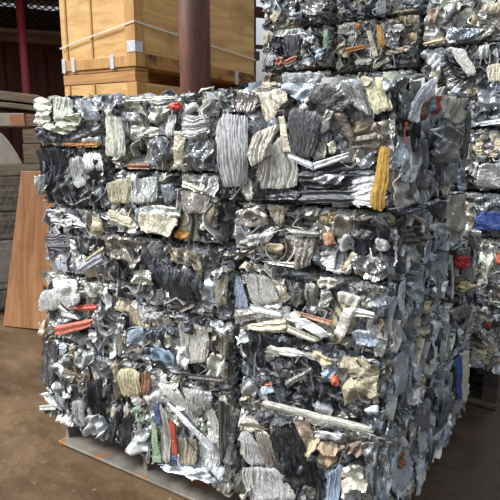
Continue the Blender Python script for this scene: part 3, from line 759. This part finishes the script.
hero('B27','f','#bfb79a',(392,12),(413,8),(413,11),(394,14),off=.015)
hero('B27','s','#2e3238',(400,0),(414,4),(410,7),(402,4),off=.015)
hero('B36','pv','#4d5056',(438,24),(456,4),(458,12),(444,26),off=.015)
hero('B36','s','#6a737d',(445,28),(488,28),(478,38),(448,41),amp=.008,off=.03,label='slate blue sheet')
hero('B36','f','#b9aa82',(423,42),(444,36),(442,43),(423,47),off=.02,label='cream log shaped profile')
hero('B36','pv','#c2b7a0',(482,4),(505,2),(505,12),(484,14),off=.025)
hero('B36','f','#b09a80',(474,12),(480,16),(474,26),(470,24),off=.015)
hero('B36','s','#9c8574',(426,12),(438,6),(438,20),(428,28),off=.01)
hero('B35','pv','#d0cec6',(450,48),(464,48),(478,74),(466,76),amp=.004,pitch=.05,off=.035,label='leaning white pipe')
hero('B35','s','#2c2d31',(444,54),(458,58),(468,80),(450,76))
hero('B35','pv','#c0c2c2',(478,47),(490,44),(488,58),(478,58),off=.015)
hero('B35','pv','#c5bfa8',(486,66),(502,62),(502,82),(488,82),off=.01)
hero('B35','f','#c9cccf',(474,123),(503,118),(503,123),(481,126),off=.03)
hero('B35','s','#9aa0a6',(478,90),(502,88),(502,110),(478,112))
hero('B34','ph','#c0b48f',(475,142),(483,142),(483,154),(475,154),off=.01)
hero('B34','s','#a2a29c',(483,137),(502,133),(502,156),(483,154),off=.01)
hero('B34','s','#a3a4a2',(477,165),(503,162),(503,189),(477,188),amp=.006,off=.02)
hero('B33','s','#5b5e66',(474,197),(503,195),(503,212),(474,212),amp=.006,off=.01)
hero('B33','s','#24407f',(476,213),(503,210),(503,231),(474,231),amp=.005,off=.025,label='dark blue panel')
hero('B32','s','#c9694a',(495,252),(503,252),(503,264),(496,264),off=.02,label='orange red scrap')
hero('B31','s','#a02a30',(485,322),(491,322),(490,329),(486,329),off=.02,label='red scrap')
hero('B31','s','#c8c09a',(478,350),(487,350),(486,358),(479,358),off=.02)

def pxpts(bale, face, pts, off=0.0):
    x0, x1, y0, y1, z0, z1 = BALES[bale]
    top = .012 if bale in ('L5', 'M5', 'R5') else -.006
    out = []
    for p in pxraw(bale, face, pts, off):
        if face == 'side': p[1] = min(max(p[1], y0 + .004), y1 - .006)
        else: p[0] = min(max(p[0], x0 - (.03 if bale[0] == 'L' else -.005)), x1 - .005)
        p[2] = min(max(p[2], z0 + .006), z1 + top); out.append(p)
    return out
def pxraw(bale, face, pts, off=0.0):
    if face == 'side': return [onX(x, y, XR + off) for x, y in pts]
    Y = (YB if bale[0] == 'B' else YF) - off
    return [onY(x, y, Y) for x, y in pts]
MATS = {'paint': M_paint, 'dark': M_dark, 'metal': M_metal}
NM = {'s': 'crumpled_sheet', 'h': 'crushed_lump', 'pv': 'pleated_profile', 'ph': 'pleated_profile', 'f': 'metal_strip'}
for bi, (bn, bx) in enumerate(BALES.items()):
    rng = np.random.default_rng(100 + bi)
    x0, x1, y0, y1, z0, z1 = bx
    org = np.array([(x0 + x1) / 2, (y0 + y1) / 2, z0])
    LIM[0] = np.array([x0 - org[0] + .003 if bn[0] != 'L' else -9, -9 if bn[0] != 'D' else y0 - org[1] + .003, .003])
    LIM[1] = np.array([x1 - org[0] - .003 if bn[0] not in 'RD' else 9, y1 - org[1] + (.0 if bn[0] == 'R' else .03), z1 - z0 - .004 if bn not in ('L5', 'M5', 'R5') else 9])
    grp = 'scrap bales of the rear stack' if bn[0] == 'B' else 'scrap bales of the front stack'
    root = empty('scrap_bale', org, LABELS[bn], 'scrap bale', grp)
    pal = PALS.get(bn, ['grey', 'pale', 'tan', 'grey'][bi % 4])
    vd = []
    for b, fc, pts in VOIDS:
        if b == bn:
            w = pxpts(bn, fc, pts)
            vd.append((fc, [((p[0] if fc == 'front' else p[1]), p[2]) for p in w]))
    hidden = bn[0] == 'B' and bn[1] in '12' and int(bn[2]) < 5
    core(bx, root, pal, rng, vd, 0.022 if hidden else (0.0095 if bn[0] != 'B' else 0.013))
    if not hidden and bn[0] != 'D':
        fills(bx, 'front', root, org, pal, rng, vd, vert=0.6 if bn in ('M1', 'L1', 'R1') else 0.2, size=0.95 if bn[0] == 'B' else 1.0)
    if bn[0] in 'RD':
        fills(bx, 'side', root, org, 'blue' if bn[0] == 'R' else pal, rng, vd, cell=(0.056, 0.062), vert=0.8, ribbons=36, kp=(.2, .25, .45, .1), size=.85, offr=(-.03, .014))
    if bn[0] == 'L': fills(bx, 'left', root, org, pal, rng, [], cell=(0.13, 0.1))
    if bn in ('L5', 'M5', 'R5'): fills(bx, 'top', root, org, pal, rng, [], cell=(0.12, 0.13), offr=(-0.01, 0.006))
    for b, fc, kind, colr, pts, kw in HERO:
        if b != bn: continue
        kw = dict(kw); kw.pop('face', None)
        off = kw.pop('off', 0.008) + 0.010
        mt = MATS.get(kw.pop('mat', None))
        C4 = pxpts(bn, fc, pts, off)
        piece(NM[kind], C4, SIDE if fc == 'side' else FRONT, kind, lin(colr), root, org, rng, mat=mt, res=0.0065, rag=0.05, tiltc=0.005, **kw)

# ------------------------------------------------------------------ pallets
def pallet(name, x0, x1, y0, y1, h, label, mat, stubs, group, yaw=0.0):
    cx, cy = (x0 + x1) / 2, (y0 + y1) / 2
    t = empty(name, (cx, cy, 0), label, 'pallet', group, rz=yaw)
    a, b = x1 - x0, y1 - y0
    bm = bmesh.new(); box(bm, (-a / 2, -b / 2, 0.001), (a / 2, b / 2, 0.014), 0.003); obj('bottom_plate', bm, mat, t)
    bm = bmesh.new(); box(bm, (-a / 2 + .004, -b / 2 + .14, h - 0.016), (a / 2, b / 2, h), 0.003); obj('deck_plate', bm, mat, t)
    for k in range(stubs):
        x = -a / 2 + 0.012 + (a - 0.024) * k / (stubs - 1)
        bm = bmesh.new(); box(bm, (x - .012, -b / 2 + .05, 0.014), (x + .012, b / 2, h - 0.016), 0.002); obj('side_plate', bm, mat, t)
pallet('steel_pallet', -2.36, -1.205, YF + 0.022, YF + .80, 0.136, 'scuffed grey steel pallet with orange rust under the left half of the front stack', M_steelp, 3, 'steel pallets', math.radians(2.1))
pallet('steel_pallet', -1.165, XR - .13, YF + 0.10, 2.88, 0.136, 'steel pallet under the right column of the front stack', M_steelp, 3, 'steel pallets')
for k in '123':
    x0, x1 = XB[k]
    t = empty('wooden_pallet', ((x0 + x1) / 2, YB + .46, 0), {'1': 'wooden pallet under the left column of the rear stack', '2': 'wooden pallet under the middle column of the rear stack', '3': 'dark wooden pallet under the rear stack at the right edge'}[k], 'pallet', 'wooden pallets')
    a = (x1 - x0) / 2 - .04
    for z in (0.002, 0.255):
        for j in range(5):
            bm = bmesh.new(); y = -.29 + j * .145; box(bm, (-a, y - .05, z), (a, y + .05, z + .024), .003); obj('board', bm, M_darkwood, t)
    for i in (-1, 0, 1):
        bm = bmesh.new(); box(bm, (i * (a - .05) - .045, -.3, .026), (i * (a - .05) + .045, .3, .255), .004); obj('bearer', bm, M_darkwood, t)

# ------------------------------------------------------------------ crates
CX, CY, CZ = -2.80, 2.75, 2.075
def crate(z0, hgt, label, shift=(0, 0), skid=0.10, stained=False):
    """corner nearest the camera at the local origin; right face runs +Y, left face runs -X"""
    lx, ly = 0.70, 1.60
    t = empty('wooden_crate', (CX + shift[0], CY + shift[1], z0), label, 'crate', 'plywood crates', rz=math.radians(4.0), ry=0.0)
    bz = skid
    bm = bmesh.new(); box(bm, (-lx, 0, bz), (0, ly, hgt), .004); pb = obj('plywood_box', bm, M_ply, t)
    # left face battens and frame
    for x in (-lx + .05, -0.40):
        bm = bmesh.new(); box(bm, (x, -.006, bz + .03), (x + .016, 0.0, hgt), .001); obj('batten', bm, M_batten, pb)
    bm = bmesh.new(); box(bm, (-0.075, -.012, bz), (0.012, 0.0, hgt), .002); box(bm, (0, 0, bz), (0.012, .085, hgt), .002); obj('corner_post', bm, M_batten, pb)
    bm = bmesh.new(); box(bm, (-lx, -.010, bz), (-.075, 0, bz + .07), .002); obj('bottom_rail', bm, M_batten, pb)
    bm = bmesh.new(); box(bm, (0, .085, bz), (.010, ly, bz + .09), .002); obj('bottom_rail', bm, M_stain, pb)
    # skids: solid along the left face, open on the right
    for y0, y1 in ((0.0, .13), (ly / 2 - .05, ly / 2 + .07), (ly - .12, ly)):
        bm = bmesh.new(); box(bm, (-lx, y0 - .004, .002), (-.004, y1, bz - .028), .004); box(bm, (-lx, y0, bz - .024), (-.004, y1, bz), .003)
        obj('skid', bm, M_skid, t)
    # fittings
    bm = bmesh.new(); zz = bz + .09
    box(bm, (-.06, -.0155, zz), (.0155, -.0118, zz + .07), .001); box(bm, (.0118, -.0155, zz), (.0155, .06, zz + .07), .001); obj('corner_bracket', bm, M_galv, pb)
    for x in (-lx + .005, -.60, -.22):
        bm = bmesh.new(); box(bm, (x, -.0145, bz - .01), (x + .035, -.0098, bz + .085), .001); obj('clip', bm, M_galv, pb)
    for y in (.52, 1.25):
        bm = bmesh.new(); box(bm, (.0095, y, bz - .02), (.014, y + .05, bz + .09), .001); obj('clip', bm, M_galv, pb)
    return t, lx, ly, bz
cr, lx, ly, bz = crate(CZ - .10, 1.05, 'large plywood crate with white strapping stacked on another crate behind the bales')
# strapping band round the upper crate (sags a little from the corner)
bm = bmesh.new()
def strap_face(pts, n):
    vs = []
    for p in pts:
        p = Vector(p); n_ = Vector(n)
        vs.append([bm.verts.new(p + n_ * .003 + Vector((0, 0, -.006))), bm.verts.new(p + n_ * .003 + Vector((0, 0, .006))), bm.verts.new(p + Vector((0, 0, .006))), bm.verts.new(p + Vector((0, 0, -.006)))])
    for a, b in zip(vs[:-1], vs[1:]):
        for k in range(4): bm.faces.new((a[k], b[k], b[(k + 1) % 4], a[(k + 1) % 4]))
    bm.faces.new(vs[0][::-1]); bm.faces.new(vs[-1])
zs = bz + .28
strap_face([(-lx - .002, -.0135, zs - .12), (-.5, -.0135, zs - .08), (.0135, -.0135, zs)], (0, -1, 0))
strap_face([(.0135, -.0135, zs), (.0135, .5, zs - .02), (.0135, ly, zs - .06)], (1, 0, 0))
obj('strap', bm, M_band, cr)
crate(CZ - .10 - 1.06, 1.058, 'lower plywood crate supporting the upper crate behind the bales', shift=(.0, -.0), skid=.12)
crate(0.0, .913, 'bottom plywood crate standing on the ground under the two others', shift=(0, 0), skid=.12)
# ------------------------------------------------------------------ posts
p0 = onY(195, 50, 2.62)
t = empty('steel_post', (p0[0], 2.62, 0), 'thick rust brown round steel post in front of the wooden crates', 'post')
bm = bmesh.new(); tube(bm, (0, 0, .012), (0, 0, 4.2), .092, 32); obj('post_tube', bm, M_rust, t, smooth=True)
bm = bmesh.new(); box(bm, (-.16, -.16, .0), (.16, .16, .014), .002); obj('base_plate', bm, M_rust, t)

# ------------------------------------------------------------------ shed, seen at the far left
u = ray(30, 138); ang = math.atan2(u[1], u[0])
def SP(x, y, dist):
    v = ray(x, y); k = dist / (v[0] * math.cos(ang) + v[1] * math.sin(ang)); return np.array([0, 0, H]) + v * k
SD = 9.0
t = empty('shed', (SD * math.cos(ang), SD * math.sin(ang), 0), 'dark open shed with red brown corrugated wall behind the left end of the stack', 'shed', rz=ang - math.pi / 2)
# local frame: +Y away from the camera, X to the right
def corr(bm, x0, x1, y, z0, z1, pitch=.28, d=.04):
    xs = []; x = x0; k = 0
    prof = [(0, 0), (.35, 0), (.5, d), (.85, d)]
    while x < x1:
        for f_, dd in prof: xs.append((x + f_ * pitch, y - dd))
        x += pitch
    vs = [[bm.verts.new((px, py, z)) for z in (z0, z1)] + [bm.verts.new((px, py + .03, z)) for z in (z0, z1)] for px, py in xs]
    for a, b in zip(vs[:-1], vs[1:]):
        bm.faces.new((a[0], b[0], b[1], a[1])); bm.faces.new((a[2], a[3], b[3], b[2])); bm.faces.new((a[1], b[1], b[3], a[3])); bm.faces.new((a[0], a[2], b[2], b[0]))
bm = bmesh.new(); corr(bm, -3.6, 3.6, 0, 0.0, 3.0); obj('corrugated_panel', bm, M_shed, t)
bm = bmesh.new(); corr(bm, -3.6, 3.6, 2.6, 2.5, 3.95, .5, .05); obj('rear_panel', bm, M_shedroof, t)
# roof slabs with a gap that lets the sky through
bm = bmesh.new()
rt = Matrix.Rotation(math.radians(3), 3, 'X')
box(bm, (-3.6, -3.2, 3.95), (3.6, 3.0, 4.0), 0, rt, (0, 0, 3.95))
for k, (xa, xb, za, zb) in enumerate(((-3.6, -.75, 3.9, 4.3), (.0, .14, 3.9, 4.2), (.75, 3.6, 3.9, 4.3), (-.75, .75, 4.13, 4.2))):
    box(bm, (xa, 2.45, za), (xb, 2.5, zb))
obj('roof', bm, M_shedroof, t)
for i, (y, z, tz) in enumerate(((-.25, 2.92, .02), (-1.6, 3.35, -.05), (-.6, 3.55, .03))):
    bm = bmesh.new(); box(bm, (-3.6, y - .06, z), (3.6, y + .06, z + .14), .01, Matrix.Rotation(tz, 3, 'Y'), (0, y, z)); obj('purlin', bm, M_beam, t)
for x in (-2.2, -1.1, 0.0, 1.0, 2.1):
    bm = bmesh.new(); box(bm, (x - .05, -3.1, 3.72), (x + .05, 2.4, 3.86), .01, rt, (0, 0, 3.95)); obj('rafter', bm, M_beam, t)
# expanded-metal rack under the roof
bm = bmesh.new()
for k in range(-30, 31):
    x = k * .09
    tube(bm, (x, -.9, 2.98), (x + .55, -.9, 3.38), .008, 4); tube(bm, (x + .55, -.9, 2.98), (x, -.9, 3.38), .008, 4)
obj('mesh_panel', bm, M_mesh, t)
bm = bmesh.new(); box(bm, (-3.4, -.95, 2.93), (3.4, -.85, 2.98), .005); box(bm, (-3.4, -.95, 3.38), (3.4, -.85, 3.43), .005); obj('mesh_frame', bm, M_beam, t)
for x in (-3.55, 3.55):
    for y in (-3.0, -.06):
        bm = bmesh.new(); box(bm, (x - .06, y - .06, 0), (x + .06, y + .06, 3.9), .006); obj('shed_upright', bm, M_shed, t)
pp = SP(24, 60, 7.0)
t = empty('steel_pole', (pp[0], pp[1], 0), 'thin crimson painted steel pole in front of the dark shed', 'pole')
bm = bmesh.new(); tube(bm, (0, 0, .01), (0, 0, 3.9), .042, 20); obj('pole_tube', bm, M_crimson, t, smooth=True)
bm = bmesh.new(); box(bm, (-.1, -.1, 0), (.1, .1, .012), .002); obj('base_plate', bm, M_crimson, t)

# ------------------------------------------------------------------ stacked blocks and timber at the left edge
DB = 5.45
RZ = ang - math.pi / 2
def place(px, py, dist): v = SP(px, py, dist); return v
def local_span(xa, xb, dist):  # lateral span at that distance
    a = SP(xa, 138, dist); b = SP(xb, 138, dist); return float(np.linalg.norm(b - a))
base = SP(0, 138, DB); rgt = SP(25, 138, DB)
hx = np.array([math.sin(ang), -math.cos(ang), 0])  # to the right
def zat(y, dist, x=10): return float(SP(x, y, dist)[2])
def block(y_top, y_bot, xr, label, mat, dimples, name='cast_block', depth=.5, width=.62, zb=None, zt=None):
    r = SP(xr, 138, DB); c = r - hx * width / 2
    zb = zat(y_bot, DB) if zb is None else zb; zt = zat(y_top, DB) if zt is None else zt
    t = empty(name, (c[0], c[1], zb), label, 'block', 'blocks stacked at the left edge', rz=RZ)
    h = zt - zb
    bm = bmesh.new(); box(bm, (-width / 2, 0, 0), (width / 2, depth, h), .02); obj('block_body', bm, mat, t)
    if dimples:
        bm = bmesh.new()
        nx = int(width / .055); nz = max(2, int(h / .05))
        for i in range(nx):
            for j in range(nz):
                x = -width / 2 + (i + .5 + (.25 if j % 2 else -.25)) * width / nx; z = (j + .5) * h / nz
                M = Matrix.Translation((x, .004, z)) @ Matrix.Diagonal((.018, .012, .013, 1))
                bmesh.ops.create_icosphere(bm, subdivisions=1, radius=1, matrix=M)
        obj('stud_pattern', bm, mat, t, smooth=True)
    else:
        bm = bmesh.new(); box(bm, (-width / 2 + .06, -.012, h * .15), (width / 2 - .06, .004, h * .85), .01); obj('raised_panel', bm, mat, t)
    return zt
z0 = 0.0
zt = block(283, 320, 22, 'dark dusty block at the bottom of the pile beside the leaning board', M_cast, False, zb=0.0, zt=zat(290, DB))
zt = block(238, 283, 20, 'pale grey block in the pile behind the leaning board', M_cast2, False, zb=zt + .004, zt=zat(240, DB))
zt = block(210, 238, 22, 'studded grey block, lower of the two studded ones beside the leaning board', M_cast, True, zb=zt + .004, zt=zat(212, DB))
zt = block(174, 210, 23, 'studded grey block, upper of the two studded ones beside the leaning board', M_cast, True, zb=zt + .004, zt=zat(176, DB))
def timber(x0, x1, zb, zt, label, mat, name, depth=.75, endmat=None, yo=0.0, rot=0.0):
    a = SP(x0, 138, DB); b = SP(x1, 138, DB); c = (a + b) / 2; w = float(np.linalg.norm(b - a))
    t = empty(name, (c[0] + yo * math.cos(ang), c[1] + yo * math.sin(ang), zb), label, 'timber', 'timber stacked at the left edge', rz=RZ, ry=rot)
    bm = bmesh.new(); box(bm, (-w / 2, 0, 0), (w / 2, depth, zt - zb), .008); obj('timber_body', bm, mat, t)
    if endmat:
        bm = bmesh.new(); box(bm, (w / 2 - .12, -.006, .01), (w / 2 - .004, .0, (zt - zb) - .01), .002); obj('sawn_face', bm, endmat, t)
    return zt
zt = timber(-40, 38, zt + .002, zat(164, DB), 'dark timber under the pale moulded cover at the left edge', M_oldwood, 'timber_baulk')
# pale moulded cover (arched) resting on the dark timber
a = SP(-34, 138, DB); b = SP(20, 138, DB); c = (a + b) / 2; w = float(np.linalg.norm(b - a)); hz = zat(127, DB) - zt
t = empty('moulded_cover', (c[0], c[1], zt + .002), 'pale grey arched moulded cover wedged between timbers at the left edge', 'cover', rz=RZ)
bm = bmesh.new(); prof = []
N = 16
for k in range(N + 1):
    s = k / N; prof.append((-w / 2 + (w - .10) * s + .10 * s ** 6, hz * (1 - .98 * s ** 7) if s > .0 else hz))
rows = []
for y in (0, .55):
    rows.append([[bm.verts.new((x, y, z)), bm.verts.new((x, y, max(0.0, z - .03) if z > .03 else 0.0))] for x, z in prof])
for k in range(N):
    A, B = rows[0], rows[1]
    bm.faces.new((A[k][0], A[k + 1][0], B[k + 1][0], B[k][0])); bm.faces.new((A[k][1], B[k][1], B[k + 1][1], A[k + 1][1]))
    bm.faces.new((A[k][1], A[k + 1][1], A[k + 1][0], A[k][0])); bm.faces.new((B[k][0], B[k + 1][0], B[k + 1][1], B[k][1]))
obj('cover_shell', bm, M_palebox, t, smooth=False)
bm = bmesh.new()
for y, fl in ((.012, 1), (.03, 0)):
    up = [bm.verts.new((x, y, max(.001, z - .012))) for x, z in prof]; lo = [bm.verts.new((x, y, 0)) for x, z in prof]
    for k in range(N):
        q4 = (lo[k], lo[k + 1], up[k + 1], up[k]); bm.faces.new(q4 if fl else q4[::-1])
obj('cover_web', bm, M_palebox, t)
zt2 = timber(22, 40, zt + .002, zat(144, DB), 'brown timber offcut beside the pale moulded cover', M_oldwood, 'timber_baulk', depth=.6)
zt2 = timber(23, 43, zt2 + .004, zat(129, DB), 'grey timber offcut tucked under the orange ended beam', M_oldwood, 'timber_baulk', depth=.55)
zt3 = timber(-44, 26, max(zt2, zt + hz) + .006, zat(113, DB), 'pale weathered beam with an orange sawn end at the left edge', M_palebox, 'timber_baulk', endmat=M_endwood)
timber(27.5, 43, max(zt2, zt + hz) + .006, zat(114, DB), 'short brown timber end beside the orange ended beam', M_oldwood, 'timber_baulk', depth=.5)
timber(-44, 40, zt3 + .055, zat(105, DB) + .03, 'dark weathered plank in the middle of the pile top at the left edge', M_oldwood, 'timber_plank', rot=math.radians(5.5))
zt3 = zat(105, DB)
timber(-46, 42, zt3 + .05, zat(94, DB) + .035, 'grey weathered plank on the very top of the pile at the left edge', M_oldwood, 'timber_plank', rot=math.radians(5.5), yo=.05)
# leaning varnished board
bl = ground(4, 326); br = ground(44, 330)
tl_ = SP(22, 173, 5.25); 
wv = (br - bl); wv = wv / np.linalg.norm(wv); W = 0.50
t = empty('leaning_board', (bl + br) / 2, 'orange brown varnished board leaning beside the left edge of the stack', 'board')
rzv = math.atan2(wv[1], wv[0])
t.rotation_euler = (math.radians(-8), 0, rzv)
Lb = 1.34
bm = bmesh.new()
o_ = SP(20, 175, 5.3)
b_ = bmesh.new()
w0 = float(np.linalg.norm(br - bl)) / 2 + .01; w1 = w0 * .66
vs = []
for y in (0, .028):
    for x, z in ((-w0, 0.0), (w0, 0.0), (w0 + .17, Lb), (-w0 + .17, Lb)): vs.append(bm.verts.new((x, y, z)))
bm.faces.new(vs[0:4]); bm.faces.new(vs[4:8][::-1])
for k in range(4): bm.faces.new((vs[k], vs[k + 4], vs[(k + 1) % 4 + 4], vs[(k + 1) % 4]))
bmesh.ops.recalc_face_normals(bm, faces=bm.faces[:])
bmesh.ops.bevel(bm, geom=bm.edges[:], offset=.004, segments=2, affect='EDGES', profile=.5)
b_.free()
obj('board_panel', bm, M_board, t)

# ------------------------------------------------------------------ ground
bm = bmesh.new(); bmesh.ops.create_grid(bm, x_segments=160, y_segments=160, size=18)
rg = np.random.default_rng(5)
for v in bm.verts:
    v.co.z = -0.012 + 0.006 * math.sin(v.co.x * 2.3 + 1.5 * math.sin(v.co.y * 1.7)) * math.sin(v.co.y * 2.9) + float(rg.normal(0, .0015))
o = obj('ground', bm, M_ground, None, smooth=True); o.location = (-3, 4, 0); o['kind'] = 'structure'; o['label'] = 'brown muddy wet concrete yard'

# ------------------------------------------------------------------ light
w = bpy.data.worlds.new('sky'); scn.world = w; w.use_nodes = True
nt = w.node_tree; bg = nt.nodes['Background']
tc = nt.nodes.new('ShaderNodeTexCoord'); sep = nt.nodes.new('ShaderNodeSeparateXYZ'); rp = nt.nodes.new('ShaderNodeValToRGB')
nt.links.new(tc.outputs['Generated'], sep.inputs[0]); nt.links.new(sep.outputs['Z'], rp.inputs['Fac'])
e = rp.color_ramp.elements
e[0].position = 0.0; e[0].color = (.10, .095, .09, 1); e[1].position = 1.0; e[1].color = (.95, 1.0, 1.08, 1)
k = e.new(.12); k.color = (.22, .22, .22, 1); k = e.new(.3); k.color = (.72, .79, .88, 1)
dt = nt.nodes.new('ShaderNodeVectorMath'); dt.operation = 'DOT_PRODUCT'; nt.links.new(tc.outputs['Generated'], dt.inputs[0]); dt.inputs[1].default_value = (-.75, -.5, .4)
mr = nt.nodes.new('ShaderNodeMapRange'); nt.links.new(dt.outputs['Value'], mr.inputs[0]); mr.inputs[1].default_value = -.8; mr.inputs[2].default_value = .9; mr.inputs[3].default_value = .55; mr.inputs[4].default_value = 1.45
mu = nt.nodes.new('ShaderNodeVectorMath'); mu.operation = 'SCALE'; nt.links.new(rp.outputs['Color'], mu.inputs[0]); nt.links.new(mr.outputs[0], mu.inputs['Scale'])
cn = nt.nodes.new('ShaderNodeTexNoise'); nt.links.new(tc.outputs['Generated'], cn.inputs['Vector']); cn.inputs['Scale'].default_value = 2.6; cn.inputs['Detail'].default_value = 5
cr_ = nt.nodes.new('ShaderNodeMapRange'); nt.links.new(cn.outputs['Fac'], cr_.inputs[0]); cr_.inputs[1].default_value = .4; cr_.inputs[2].default_value = .6; cr_.inputs[3].default_value = .45; cr_.inputs[4].default_value = 1.7
m2 = nt.nodes.new('ShaderNodeVectorMath'); m2.operation = 'SCALE'; nt.links.new(mu.outputs[0], m2.inputs[0]); nt.links.new(cr_.outputs[0], m2.inputs['Scale'])
nt.links.new(m2.outputs[0], bg.inputs['Color']); bg.inputs['Strength'].default_value = 1.0
sl = bpy.data.lights.new('sun', 'SUN'); sl.energy = 5.0; sl.angle = math.radians(14); sl.color = (1, .975, .94)
so = bpy.data.objects.new('sun', sl); COL.objects.link(so)
so.rotation_euler = Vector((.66, .50, -.72)).to_track_quat('-Z', 'Y').to_euler(); so.location = (-4, -4, 8)
scn.view_settings.view_transform = 'Standard'; scn.view_settings.look = 'None'; scn.view_settings.gamma = 1.0
scn.view_settings.use_curve_mapping = False; scn.view_settings.exposure = 0.15
